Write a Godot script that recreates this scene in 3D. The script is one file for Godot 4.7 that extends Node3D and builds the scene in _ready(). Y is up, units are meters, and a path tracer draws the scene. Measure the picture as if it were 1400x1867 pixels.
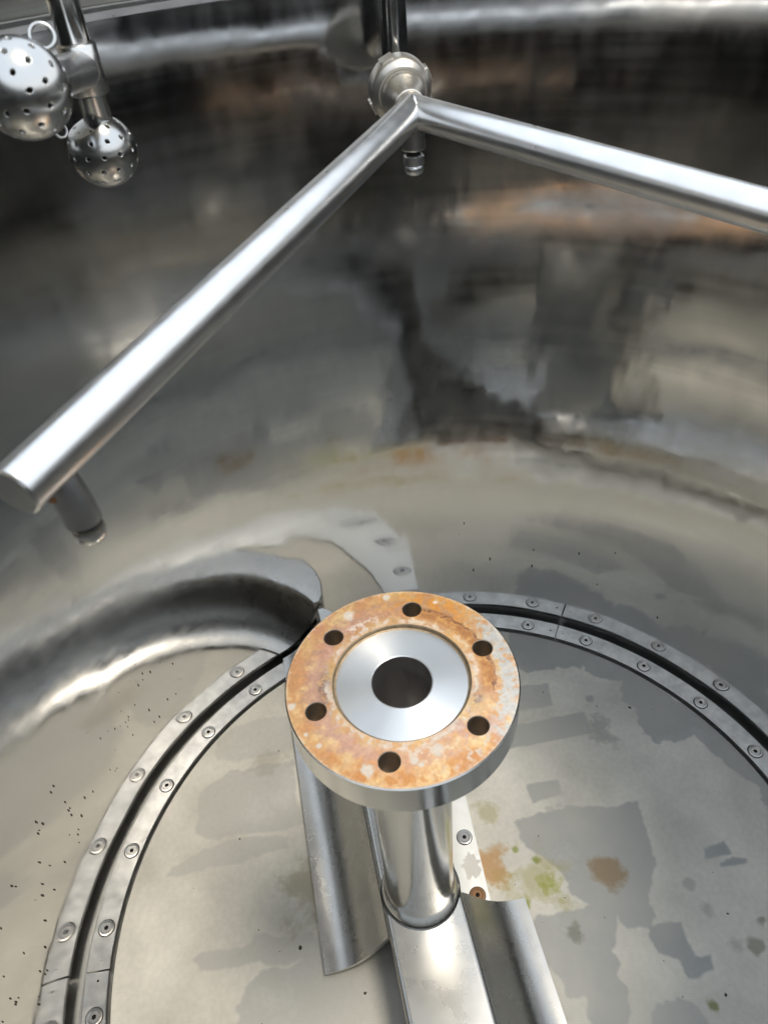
extends Node3D
# Inside a polished steel vessel: filter plate with its clamping ring, agitator with a stained shaft flange, spray pipes above.

const WALL_R := 0.580
const PLATE_R := 0.5295
const RING_IN := 0.5345
const RING_OUT := 0.5680
const RING_TOP := 0.006
const SCREW_R := 0.550
const AXIS_X := -0.075
const ARM_TURN := 0.147
const FLANGE_TOP := 0.599

var rng := RandomNumberGenerator.new()
var mats := {}
var used_names := {}

# ---------------------------------------------------------------- mesh helper
class Builder:
	var v := PackedVector3Array()
	var n := PackedVector3Array()
	var t := PackedVector2Array()
	var ix := PackedInt32Array()

	func vert(p: Vector3, nn: Vector3, uv := Vector2.ZERO) -> int:
		v.append(p); n.append(nn); t.append(uv)
		return v.size() - 1

	func tri(a: int, b: int, c: int) -> void:
		var g := (v[b] - v[a]).cross(v[c] - v[a])
		if g.dot(n[a] + n[b] + n[c]) > 0.0:
			ix.append_array(PackedInt32Array([a, c, b]))
		else:
			ix.append_array(PackedInt32Array([a, b, c]))

	func quad(a: int, b: int, c: int, d: int) -> void:
		tri(a, b, c); tri(a, c, d)

	# profile of (radius, height) walked so that the surface faces to its right; turned about y
	func lathe(p: PackedVector2Array, segs := 64, crease := 35.0, xf := Transform3D.IDENTITY, a0 := 0.0, a1 := TAU) -> void:
		var m := p.size()
		var sn: Array[Vector2] = []
		for i in m - 1:
			var d := p[i + 1] - p[i]
			sn.append(Vector2(d.y, -d.x).normalized())
		var lim := cos(deg_to_rad(crease))
		var length := 0.0
		for i in m - 1:
			var na := sn[i]
			var nb := sn[i]
			if i > 0 and sn[i - 1].dot(sn[i]) > lim: na = (sn[i - 1] + sn[i]).normalized()
			if i < m - 2 and sn[i + 1].dot(sn[i]) > lim: nb = (sn[i + 1] + sn[i]).normalized()
			var step := (p[i + 1] - p[i]).length()
			var base := v.size()
			for k in segs + 1:
				var a := a0 + (a1 - a0) * k / segs
				var e := Vector3(sin(a), 0, -cos(a))
				vert(xf * (e * p[i].x + Vector3(0, p[i].y, 0)), (xf.basis * (e * na.x + Vector3(0, na.y, 0))).normalized(), Vector2(float(k) / segs, length))
				vert(xf * (e * p[i + 1].x + Vector3(0, p[i + 1].y, 0)), (xf.basis * (e * nb.x + Vector3(0, nb.y, 0))).normalized(), Vector2(float(k) / segs, length + step))
			length += step
			for k in segs:
				var q := base + k * 2
				quad(q, q + 1, q + 3, q + 2)

	# closed outline in (x, y), walked counter-clockwise, drawn through rings of points; caps face along the run
	func sweep(outline: PackedVector2Array, rings: Array, axes: Array, crease := 30.0, cap_start := true, cap_end := true) -> void:
		var m := outline.size()
		var sn: Array[Vector2] = []
		for i in m:
			var d := outline[(i + 1) % m] - outline[i]
			sn.append(Vector2(d.y, -d.x).normalized())
		var lim := cos(deg_to_rad(crease))
		for i in m:
			var j := (i + 1) % m
			var na := sn[i]
			var nb := sn[i]
			var before := sn[(i + m - 1) % m]
			var after := sn[j]
			if before.dot(sn[i]) > lim: na = (before + sn[i]).normalized()
			if after.dot(sn[i]) > lim: nb = (after + sn[i]).normalized()
			var base := v.size()
			for k in rings.size():
				var bx: Basis = axes[k]
				vert(rings[k][i], (bx.x * na.x + bx.y * na.y).normalized(), Vector2(float(k) / rings.size(), float(i) / m))
				vert(rings[k][j], (bx.x * nb.x + bx.y * nb.y).normalized(), Vector2(float(k) / rings.size(), float(i + 1) / m))
			for k in rings.size() - 1:
				var q := base + k * 2
				quad(q, q + 1, q + 3, q + 2)
		var faces := Geometry2D.triangulate_polygon(outline)
		for side in 2:
			if (side == 0 and not cap_start) or (side == 1 and not cap_end): continue
			var k := 0 if side == 0 else rings.size() - 1
			var bx: Basis = axes[k]
			var nn := bx.z * (-1.0 if side == 0 else 1.0)
			var base := v.size()
			for i in m: vert(rings[k][i], nn.normalized(), outline[i])
			for f in range(0, faces.size(), 3): tri(base + faces[f], base + faces[f + 1], base + faces[f + 2])

	func done() -> ArrayMesh:
		var arr := []
		arr.resize(Mesh.ARRAY_MAX)
		arr[Mesh.ARRAY_VERTEX] = v; arr[Mesh.ARRAY_NORMAL] = n; arr[Mesh.ARRAY_TEX_UV] = t; arr[Mesh.ARRAY_INDEX] = ix
		var me := ArrayMesh.new()
		me.add_surface_from_arrays(Mesh.PRIMITIVE_TRIANGLES, arr)
		return me

func pv(list: Array) -> PackedVector2Array:
	var o := PackedVector2Array()
	for i in range(0, list.size(), 2): o.append(Vector2(list[i], list[i + 1]))
	return o

func round_outline(p: PackedVector2Array, radii: Array, steps := 5) -> PackedVector2Array:
	var o := PackedVector2Array()
	var m := p.size()
	for i in m:
		var a := p[(i + m - 1) % m]
		var b := p[i]
		var c := p[(i + 1) % m]
		var r: float = minf(radii[i % radii.size()], 0.49 * minf(a.distance_to(b), b.distance_to(c)))
		if r <= 0.0:
			o.append(b)
			continue
		var s := b + (a - b).normalized() * r
		var e := b + (c - b).normalized() * r
		for k in steps + 1:
			var w := float(k) / steps
			o.append(s.lerp(b, w).lerp(b.lerp(e, w), w))
	return o

func along(a: Vector3, b: Vector3) -> Transform3D:   # local +y runs from a to b
	var y := (b - a).normalized()
	var x := y.cross(Vector3(0.123, 0.31, 0.94)).normalized()
	return Transform3D(Basis(x, y, x.cross(y)), a)

func tube_profile(r: float, length: float, edge := 0.001) -> PackedVector2Array:
	return pv([0, 0, r - edge, 0, r, edge, r, length - edge, r - edge, length, 0, length])

func tube(a: Vector3, b: Vector3, r: float, edge := 0.001, segs := 40) -> Builder:
	var q := Builder.new()
	q.lathe(tube_profile(r, a.distance_to(b), edge), segs, 50.0, along(a, b))
	return q

func bent_tube(path: PackedVector3Array, r: float, segs := 32) -> Builder:
	var q := Builder.new()
	var outline := PackedVector2Array()
	for k in segs: outline.append(Vector2.from_angle(TAU * k / segs) * r)
	var rings := []
	var axes := []
	var side := Vector3.ZERO
	for i in path.size():
		var d := (path[mini(i + 1, path.size() - 1)] - path[maxi(i - 1, 0)]).normalized()
		if side == Vector3.ZERO: side = d.cross(Vector3(0.3, 0.2, 0.9)).normalized()
		side = (side - d * side.dot(d)).normalized()
		var up := d.cross(side)
		var ring := PackedVector3Array()
		for o in outline: ring.append(path[i] + side * o.x + up * o.y)
		rings.append(ring)
		axes.append(Basis(side, up, d))
	q.sweep(outline, rings, axes, 40.0)
	return q

# ---------------------------------------------------------------- object helper
func numbered(called: String) -> String:
	var k: int = used_names.get(called, 0)
	used_names[called] = k + 1
	return called if k == 0 else "%s_%03d" % [called, k]

func part(called: String, mesh: Mesh, m: Material, parent: Node = self, at := Transform3D.IDENTITY) -> MeshInstance3D:
	var o := MeshInstance3D.new()
	if parent == self:
		o.name = numbered(called)
	else:
		var k := 0
		var nm := called
		while parent.has_node(NodePath(nm)):
			k += 1
			nm = "%s_%03d" % [called, k]
		o.name = nm
	o.mesh = mesh
	o.material_override = m
	o.transform = at
	parent.add_child(o, true)
	return o

func thing(called: String, label: String, category: String, at := Vector3.ZERO, group := "") -> Node3D:
	var o := Node3D.new()
	o.name = numbered(called)
	add_child(o)
	o.position = at
	tag(o, label, category, group)
	return o

func tag(o: Node, label: String, category := "", group := "", kind := "") -> void:
	if label: o.set_meta("label", label)
	if category: o.set_meta("category", category)
	if group: o.set_meta("group", group)
	if kind: o.set_meta("kind", kind)

# ---------------------------------------------------------------- textures and materials
func noise(seed_: int, freq: float, octaves := 4, kind := FastNoiseLite.TYPE_SIMPLEX_SMOOTH) -> FastNoiseLite:
	var f := FastNoiseLite.new()
	f.seed = seed_
	f.noise_type = kind
	f.frequency = freq
	f.fractal_octaves = octaves
	return f

func bytes(f: FastNoiseLite, w: int, h: int) -> PackedByteArray:
	return f.get_image(w, h, false, false, true).get_data()

func tex_noise(seed_: int, freq: float, lo: float, hi: float, size := 512, normal := false, strength := 4.0, octaves := 4) -> NoiseTexture2D:
	var t := NoiseTexture2D.new()
	t.width = size; t.height = size
	t.seamless = true
	t.noise = noise(seed_, freq, octaves)
	if normal:
		t.as_normal_map = true
		t.bump_strength = strength
	else:
		var g := Gradient.new()
		g.set_color(0, Color(lo, lo, lo))
		g.set_color(1, Color(hi, hi, hi))
		t.color_ramp = g
	return t

func metal(albedo: Color, rough_lo: float, rough_hi: float, seed_: int, scale_ := 6.0, bump := 0.0, freq := 0.012, mottle := 1.0) -> StandardMaterial3D:
	var m := StandardMaterial3D.new()
	m.albedo_color = albedo
	m.metallic = 1.0
	m.metallic_specular = 0.5
	m.roughness = 1.0
	m.roughness_texture = tex_noise(seed_, freq, rough_lo, rough_hi)
	m.roughness_texture_channel = BaseMaterial3D.TEXTURE_CHANNEL_RED
	m.uv1_triplanar = true
	m.uv1_scale = Vector3.ONE * scale_
	if mottle < 1.0: m.albedo_texture = tex_noise(seed_ + 80, freq * 0.8, mottle, 1.0, 512, false, 4.0, 5)
	if bump > 0.0:
		m.normal_enabled = true
		m.normal_scale = bump
		m.normal_texture = tex_noise(seed_ + 50, 0.02, 0, 1, 512, true, 3.0)
	return m

func mix_byte(a: float, b: float, w: float) -> float:
	return a + (b - a) * w

func plate_texture() -> Array:
	# one pixel is a little over a millimetre of the plate; x runs with x, y with z
	var S := 1024
	var span := PLATE_R * 2.0
	var wet := PackedFloat32Array()
	wet.resize(S * S)
	var warp_a := bytes(noise(11, 0.018, 4), S, S)
	var warp_b := bytes(noise(12, 0.018, 4), S, S)
	var blot := bytes(noise(13, 0.006, 4), S, S)
	var fine := bytes(noise(14, 0.09, 3), S, S)
	var patches := [
		[0.40, 0.006, pv([-0.435,-0.225, -0.387,-0.261, -0.279,-0.271, -0.257,-0.151, -0.358,-0.146, -0.409,-0.145, -0.431,-0.155])],
		[0.36, 0.006, pv([-0.470,-0.089, -0.467,-0.105, -0.418,-0.130, -0.347,-0.143, -0.279,-0.139, -0.278,-0.121, -0.320,-0.109, -0.423,-0.093])],
		[0.25, 0.006, pv([-0.413,-0.285, -0.417,-0.324, -0.387,-0.353, -0.278,-0.365, -0.276,-0.292, -0.350,-0.281])],
		[0.45, 0.008, pv([-0.411,0.032, -0.402,0.023, -0.335,0.018, -0.332,0.007, -0.247,0.008, -0.215,0.043, -0.326,0.048, -0.400,0.043])],
		[0.5, 0.012, pv([-0.350,0.137, -0.339,0.080, -0.294,0.049, -0.199,0.043, -0.090,0.066, -0.076,0.158, -0.09,0.25, -0.3,0.26])],
		[0.55, 0.003, pv([0.097,-0.380, 0.201,-0.381, 0.197,-0.334, 0.087,-0.323])],
		[0.75, 0.003, pv([0.082,-0.295, 0.250,-0.314, 0.251,-0.270, 0.075,-0.253])],
		[0.75, 0.012, pv([0.129,-0.418, 0.193,-0.413, 0.229,-0.420, 0.275,-0.410, 0.290,-0.387, 0.333,-0.367, 0.327,-0.338, 0.316,-0.330, 0.345,-0.303, 0.344,-0.262, 0.355,-0.247, 0.393,-0.243, 0.427,-0.248, 0.443,-0.221, 0.460,-0.185, 0.476,-0.167, 0.513,-0.080, 0.547,-0.007, 0.582,-0.073, 0.515,-0.163, 0.464,-0.272, 0.399,-0.355, 0.328,-0.430, 0.233,-0.491, 0.148,-0.524])],
		[0.75, 0.003, pv([0.118,-0.188, 0.173,-0.191, 0.174,-0.165, 0.123,-0.154])],
		[0.85, 0.009, pv([0.093,-0.130, 0.146,-0.135, 0.208,-0.142, 0.285,-0.139, 0.293,-0.117, 0.294,-0.087, 0.288,-0.042, 0.268,0.002, 0.263,0.030, 0.248,0.041, 0.219,0.039, 0.211,0.022, 0.185,0.097, 0.193,0.114, 0.175,0.170, 0.137,0.167, 0.134,0.120, 0.108,0.115, 0.106,0.096, 0.086,0.069, 0.082,0.030, 0.098,0.016, 0.125,0.015, 0.168,0.006, 0.151,-0.008, 0.150,-0.031, 0.116,-0.065, 0.088,-0.103])],
		[0.95, 0.005, pv([0.246,0.041, 0.297,0.042, 0.298,0.066, 0.301,0.084, 0.322,0.088, 0.318,0.105, 0.279,0.110, 0.277,0.088, 0.251,0.080, 0.243,0.056])],
		[1.00, 0.005, pv([0.367,-0.061, 0.403,-0.065, 0.403,-0.047, 0.367,-0.044])],
		[0.95, 0.005, pv([0.383,-0.035, 0.401,-0.042, 0.425,-0.037, 0.416,-0.027, 0.382,-0.029])],
		[0.60, 0.016, pv([0.203,0.177, 0.230,0.141, 0.257,0.135, 0.283,0.148, 0.299,0.185, 0.28,0.24])],
		[0.75, 0.002, pv([0.260,-0.345, 0.273,-0.346, 0.273,-0.334, 0.261,-0.333])],
		[0.45, 0.002, pv([0.158,-0.149, 0.168,-0.149, 0.168,-0.142, 0.158,-0.142])],
		[0.45, 0.003, pv([0.14,-0.146, 0.153,-0.146, 0.153,-0.138, 0.14,-0.138])],
	]
	for e in patches:
		var poly: PackedVector2Array = e[2]
		var amount: float = e[0]
		var reach: float = e[1]
		var lo := Vector2(9, 9)
		var hi := Vector2(-9, -9)
		for q in poly:
			lo = lo.min(q); hi = hi.max(q)
		lo -= Vector2.ONE * (reach + 0.004); hi += Vector2.ONE * (reach + 0.004)
		var x0 := clampi(int((lo.x / span + 0.5) * S), 0, S - 1)
		var x1 := clampi(int((hi.x / span + 0.5) * S), 0, S - 1)
		var y0 := clampi(int((lo.y / span + 0.5) * S), 0, S - 1)
		var y1 := clampi(int((hi.y / span + 0.5) * S), 0, S - 1)
		for y in range(y0, y1 + 1):
			for x in range(x0, x1 + 1):
				var i := y * S + x
				var p := Vector2(x + 0.5, y + 0.5) / S * span - Vector2.ONE * span * 0.5
				p += Vector2(warp_a[i] - 128, warp_b[i] - 128) / 128.0 * reach
				if Geometry2D.is_point_in_polygon(p, poly):
					wet[i] = maxf(wet[i], amount)
	# the edges of the wet film are a few pixels soft
	for pass_ in 6:
		var step := 1 if pass_ % 2 == 0 else S
		var soft := wet.duplicate()
		for i in range(S * 2, S * (S - 2)):
			soft[i] = (wet[i - step] + wet[i] * 2.0 + wet[i + step]) * 0.25
		wet = soft
	# spots: x, z, radius, r, g, b, strength, raggedness
	var spots := [
		[0.209, -0.035, 0.030, 0.58, 0.49, 0.37, 0.75, 0.40], [0.125, -0.025, 0.018, 0.58, 0.62, 0.18, 0.75, 1.0], [0.080, -0.079, 0.007, 0.45, 0.52, 0.15, 0.6, 1.0],
		[0.107, -0.064, 0.007, 0.42, 0.50, 0.14, 0.6, 1.0], [0.082, -0.004, 0.012, 0.55, 0.60, 0.25, 0.6, 1.0], [0.302, 0.146, 0.012, 0.42, 0.44, 0.22, 0.6, 0.6],
		[0.410, 0.049, 0.009, 0.42, 0.42, 0.34, 0.45, 0.7], [0.388, 0.079, 0.011, 0.42, 0.42, 0.34, 0.45, 0.7], [0.040, -0.060, 0.030, 0.76, 0.57, 0.36, 0.7, 1.0],
		[0.047, -0.085, 0.022, 0.76, 0.62, 0.45, 0.5, 1.0], [0.10, -0.03, 0.05, 0.66, 0.62, 0.36, 0.35, 1.0], [0.05, -0.14, 0.022, 0.66, 0.62, 0.42, 0.4, 1.0],
		[-0.32, -0.27, 0.03, 0.5, 0.46, 0.36, 0.15, 1.0], [-0.25, -0.05, 0.05, 0.5, 0.42, 0.25, 0.25, 1.0], [0.14, 0.045, 0.014, 0.38, 0.38, 0.32, 0.4, 1.0],
		[0.327, -0.01, 0.012, 0.54, 0.54, 0.52, 0.3, 0.8], [0.34, 0.03, 0.012, 0.54, 0.54, 0.52, 0.3, 0.8], [0.36, 0.075, 0.012, 0.54, 0.54, 0.52, 0.3, 0.8], [0.27, -0.27, 0.03, 0.55, 0.55, 0.53, 0.4, 1.0],
	]
	var tone := PackedByteArray()
	tone.resize(S * S * 3)
	var orm := PackedByteArray()
	orm.resize(S * S * 3)
	for i in S * S:
		var b := (blot[i] - 128) / 128.0
		var f := (fine[i] - 128) / 128.0
		var w := wet[i] * clampf(1.0 + b * 0.7 + f * 0.12, 0.4, 1.15)
		var k := 1.0 + b * 0.09 + f * 0.03 + (0.018 if (i / S) % 3 == 0 else 0.0)
		tone[i * 3] = clampi(int(mix_byte(0.845 * k, 0.665 * k, w) * 255.0), 0, 255)
		tone[i * 3 + 1] = clampi(int(mix_byte(0.832 * k, 0.665 * k, w) * 255.0), 0, 255)
		tone[i * 3 + 2] = clampi(int(mix_byte(0.790 * k, 0.648 * k, w) * 255.0), 0, 255)
		orm[i * 3] = 255
		orm[i * 3 + 1] = clampi(int((0.62 - 0.08 * w + b * 0.05 + f * 0.04) * 255.0), 0, 255)
		orm[i * 3 + 2] = 115
	for e in spots:
		var reach: float = e[2] * 1.8
		var x0 := clampi(int(((e[0] - reach) / span + 0.5) * S), 0, S - 1)
		var x1 := clampi(int(((e[0] + reach) / span + 0.5) * S), 0, S - 1)
		var y0 := clampi(int(((e[1] - reach) / span + 0.5) * S), 0, S - 1)
		var y1 := clampi(int(((e[1] + reach) / span + 0.5) * S), 0, S - 1)
		for y in range(y0, y1 + 1):
			for x in range(x0, x1 + 1):
				var i := y * S + x
				var d: float = Vector2((x + 0.5) / S * span - span * 0.5 - e[0], (y + 0.5) / S * span - span * 0.5 - e[1]).length() / e[2]
				d += ((warp_a[i] - 128) * 0.9 + (fine[i] - 128) * 0.25) / 128.0 * e[7]
				var w: float = clampf((1.0 - d) / (0.15 + 0.6 * e[7]), 0.0, 1.0) * e[6]
				for c in 3: tone[i * 3 + c] = int(mix_byte(tone[i * 3 + c], e[3 + c] * 255.0, w))
	return [ImageTexture.create_from_image(Image.create_from_data(S, S, false, Image.FORMAT_RGB8, tone)), ImageTexture.create_from_image(Image.create_from_data(S, S, false, Image.FORMAT_RGB8, orm))]

func flange_texture() -> Array:
	# the mating face of the shaft flange, seen from above: heat and rust colours, white lime, bare steel to the right
	var S := 640
	var span := 0.23
	var big := bytes(noise(31, 0.010, 4), S, S)
	var mid := bytes(noise(32, 0.030, 4), S, S)
	var tiny := bytes(noise(33, 0.075, 3), S, S)
	var cell := bytes(noise(34, 0.035, 2), S, S)
	var tone := PackedByteArray()
	tone.resize(S * S * 3)
	var orm := PackedByteArray()
	orm.resize(S * S * 3)
	var white_spots := [Vector3(-0.048, -0.083, 0.0062), Vector3(-0.036, 0.090, 0.0064), Vector3(0.025, 0.076, 0.006), Vector3(0.042, -0.090, 0.003), Vector3(-0.008, -0.103, 0.004), Vector3(-0.104, 0.02, 0.004), Vector3(-0.098, -0.055, 0.003), Vector3(0.004, 0.084, 0.004), Vector3(0.01, 0.089, 0.003), Vector3(-0.078, 0.062, 0.0025), Vector3(-0.09, 0.05, 0.002), Vector3(-0.103, 0.045, 0.003)]
	for y in S:
		for x in S:
			var i := y * S + x
			var p := Vector2(x + 0.5, y + 0.5) / S * span - Vector2.ONE * span * 0.5
			var r := p.length()
			var a := atan2(p.x, -p.y)               # 0 is away from the lens, grows to the right
			var g := (big[i] - 128) / 128.0
			var m := (mid[i] - 128) / 128.0
			var q := (tiny[i] - 128) / 128.0
			var ce := (cell[i] - 128) / 128.0
			var lean := clampf(0.5 - sin(a) * 0.8, 0, 1)                    # strongest on the left
			var c := Vector3(0.90, 0.70, 0.45).lerp(Vector3(0.85, 0.60, 0.38), clampf(0.5 + g * 1.6, 0, 1))
			c = c.lerp(Vector3(0.92, 0.79, 0.56), clampf(-g * 1.4 + m * 0.9 - 0.1, 0, 0.9))
			# rosy inner band, wide at the far left, and violet blotches at the front right
			c = c.lerp(Vector3(0.80, 0.61, 0.54), clampf(0.9 * exp(-pow((r - 0.082 + m * 0.010) / 0.010, 2.0)) * (0.3 + 0.7 * lean), 0, 1))
			c = c.lerp(Vector3(0.79, 0.63, 0.58), clampf((0.2 + g + ce) * 1.5, 0, 1) * exp(-pow((a - 2.35) / 0.45, 2.0)) * 0.9)
			c = c.lerp(Vector3(0.80, 0.55, 0.46), clampf((m * 1.6 + g - 0.1) * 2.0, 0, 1) * exp(-pow((a + 0.75) / 0.5, 2.0)) * 0.7)
			# strong orange at the back right and along the front edge
			c = c.lerp(Vector3(0.88, 0.56, 0.20), clampf(exp(-pow((a - 0.55) / 0.55, 2.0)) * (0.55 + m * 1.4), 0, 0.9))
			c = c.lerp(Vector3(0.76, 0.48, 0.22), clampf(exp(-pow((absf(a) - 2.9) / 0.5, 2.0)) * smoothstep(0.085, 0.105, r) * (0.5 + m * 1.6 + g), 0, 0.85))
			# bare grey steel at the outer right
			var bare := smoothstep(0.089, 0.095, r + m * 0.008 + ce * 0.004) * smoothstep(0.75, 1.15, a + m * 0.3) * (1.0 - smoothstep(2.0, 2.4, a + m * 0.4))
			bare = clampf(bare * (1.0 - 0.8 * clampf(ce * 1.6 + g - 0.1, 0, 1)), 0, 1)
			c = c.lerp(Vector3(0.80, 0.80, 0.785), bare)
			# burnt brown band between the far, right and lower right holes, edged dark in places
			var band := exp(-pow((r - 0.0805 + m * 0.004) / 0.0062, 4.0)) * smoothstep(0.2, 0.4, a) * (1.0 - smoothstep(1.72, 1.9, a))
			c = c.lerp(Vector3(0.72, 0.45, 0.23).lerp(Vector3(0.83, 0.60, 0.33), clampf(0.4 + m * 1.5, 0, 1)), clampf(band * 0.95, 0, 0.95))
			var edge := exp(-pow((r - 0.0872 + m * 0.004) / (0.0010 + 0.0008 * absf(q)), 2.0)) * smoothstep(0.2, 0.45, a) * (1.0 - smoothstep(1.7, 1.9, a))
			c = c.lerp(Vector3(0.42, 0.25, 0.18), clampf(edge * (0.85 + m * 1.5 + q * 0.4), 0, 0.85))
			# dark crust at the left by the recess and round the lower right hole
			var crust := exp(-pow((r - 0.0725) / 0.006, 2.0)) * exp(-pow((a + 1.65) / 0.28, 2.0)) * 1.2
			crust = maxf(crust, exp(-pow((r - 0.072) / 0.005, 2.0)) * exp(-pow((a - 1.95) / 0.16, 2.0)))
			c = c.lerp(Vector3(0.38, 0.28, 0.26), clampf(crust * (0.6 + q * 0.8 + m), 0, 0.8))
			# chalky lime: a broken line round the recess, smears on the right, a few drops
			var lime := exp(-pow((r - 0.0690 - m * 0.004) / 0.0040, 2.0)) * clampf(0.75 + m * 1.4 + g, 0, 1) * 0.9
			lime = maxf(lime, exp(-pow((r - 0.077) / 0.006, 2.0)) * exp(-pow((a + 0.55) / 0.4, 2.0)) * clampf((q * 0.7 + m - 0.1) * 4.0, 0, 1))
			lime = maxf(lime, exp(-pow((r - 0.080) / 0.010, 2.0)) * exp(-pow((a - 2.95) / 0.35, 2.0)) * clampf((q * 0.5 + m * 1.4 - 0.12) * 4.0, 0, 1) * 0.9)
			lime = maxf(lime, exp(-pow((r - 0.100) / 0.007, 2.0)) * exp(-pow((a - 2.5) / 0.4, 2.0)) * clampf((q * 0.4 + ce * 1.6 - 0.15) * 4.0, 0, 1) * 0.8)
			lime = maxf(lime, smoothstep(0.1065, 0.1100, r + q * 0.0015 + m * 0.002) * 0.55)
			for s in white_spots:
				var d: float = p.distance_to(Vector2(s.x, s.y)) / s.z + q * 0.25 + m * 0.4
				if d < 1.2: lime = maxf(lime, clampf((1.2 - d) * 1.8, 0, 1))
			c = c.lerp(Vector3(0.86, 0.84, 0.80), clampf(lime, 0, 1) * 0.92)
			c = c.lerp(Vector3(0.80, 0.70, 0.59), 0.22) * (1.0 + q * 0.05 + m * 0.04)
			tone[i * 3] = clampi(int(c.x * 255), 0, 255)
			tone[i * 3 + 1] = clampi(int(c.y * 255), 0, 255)
			tone[i * 3 + 2] = clampi(int(c.z * 255), 0, 255)
			orm[i * 3] = 255
			orm[i * 3 + 1] = clampi(int((0.40 + 0.22 * lime + q * 0.06 + m * 0.10) * 255), 0, 255)
			orm[i * 3 + 2] = clampi(int((0.45 + 0.35 * bare - 0.4 * lime) * 255), 0, 255)
	return [ImageTexture.create_from_image(Image.create_from_data(S, S, false, Image.FORMAT_RGB8, tone)), ImageTexture.create_from_image(Image.create_from_data(S, S, false, Image.FORMAT_RGB8, orm))]

func wall_rough_texture() -> ImageTexture:
	# polishing haze in long level strokes, with a dull band low down and a few upright runs
	var W := 2048
	var H := 1024
	var f := noise(41, 0.006, 4)
	var g := noise(42, 0.03, 3)
	var stroke := noise(43, 0.05, 3)
	var run := noise(44, 0.02, 3)
	var out := PackedByteArray()
	out.resize(W * H)
	var col := PackedFloat32Array()
	for x in W: col.append(run.get_noise_2d(x, 0.0))
	for y in H:
		for x in W:
			var v := 0.090 + 0.05 * f.get_noise_2d(x * 0.5, y) + 0.035 * stroke.get_noise_2d(x * 0.04, y) + 0.03 * g.get_noise_2d(x, y * 0.5) + 0.03 * maxf(col[x], 0.0)
			out[y * W + x] = clampi(int(v * 255.0), 8, 120)
	return ImageTexture.create_from_image(Image.create_from_data(W, H, false, Image.FORMAT_L8, out))

func make_materials() -> void:
	var w := StandardMaterial3D.new()
	w.albedo_color = Color(0.79, 0.79, 0.785)
	w.metallic = 1.0
	w.roughness = 1.0
	w.roughness_texture = wall_rough_texture()
	w.roughness_texture_channel = BaseMaterial3D.TEXTURE_CHANNEL_RED
	w.anisotropy_enabled = true
	w.anisotropy = -0.7
	mats.wall = w
	mats.outer = metal(Color(0.7, 0.7, 0.69), 0.35, 0.55, 2)
	mats.satin = metal(Color(0.85, 0.85, 0.845), 0.25, 0.37, 3, 7.0, 0.0, 0.012, 0.90)
	mats.pipe = metal(Color(0.82, 0.82, 0.81), 0.12, 0.20, 4, 7.0)
	mats.polish = metal(Color(0.775, 0.77, 0.755), 0.25, 0.31, 5, 5.0, 0.0, 0.008, 0.94)
	mats.ball = metal(Color(0.70, 0.70, 0.69), 0.20, 0.28, 6, 12.0)
	mats.ring = metal(Color(0.83, 0.825, 0.81), 0.28, 0.44, 7, 7.0, 0.0, 0.012, 0.84)
	mats.bar = metal(Color(0.90, 0.90, 0.885), 0.46, 0.58, 8, 10.0)
	mats.screw = metal(Color(0.74, 0.73, 0.71), 0.27, 0.32, 9, 5.0)
	mats.rust_screw = metal(Color(0.60, 0.47, 0.36), 0.45, 0.75, 10, 30.0, 0.8, 0.03)
	mats.brushed = metal(Color(0.88, 0.88, 0.87), 0.33, 0.37, 12, 5.0)
	mats.brushed.anisotropy_enabled = true
	mats.brushed.anisotropy = -0.8
	mats.weld = metal(Color(0.80, 0.78, 0.74), 0.32, 0.45, 13, 20.0, 0.25, 0.03)
	mats.weld_rust = metal(Color(0.62, 0.45, 0.28), 0.4, 0.7, 14, 20.0, 0.6, 0.03)
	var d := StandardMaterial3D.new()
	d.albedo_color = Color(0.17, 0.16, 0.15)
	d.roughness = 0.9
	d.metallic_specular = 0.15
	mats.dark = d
	var s := StandardMaterial3D.new()
	s.albedo_color = Color(0.30, 0.275, 0.235)
	s.roughness = 0.8
	mats.grit = s
	var lime := StandardMaterial3D.new()
	lime.albedo_color = Color(0.90, 0.89, 0.86)
	lime.roughness = 0.55
	mats.lime = lime
	var pt := plate_texture()
	var p := ORMMaterial3D.new()
	p.albedo_texture = pt[0]
	p.orm_texture = pt[1]
	mats.plate = p
	var ft := flange_texture()
	var fl := ORMMaterial3D.new()
	fl.albedo_texture = ft[0]
	fl.orm_texture = ft[1]
	mats.face = fl

# ---------------------------------------------------------------- the vessel
func dome_height(r: float) -> float:
	var k := clampf(r / WALL_R, 0, 1)
	return 1.075 + 0.15 * pow(maxf(0.0, 1.0 - pow(k, 2.4)), 0.62)

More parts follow.
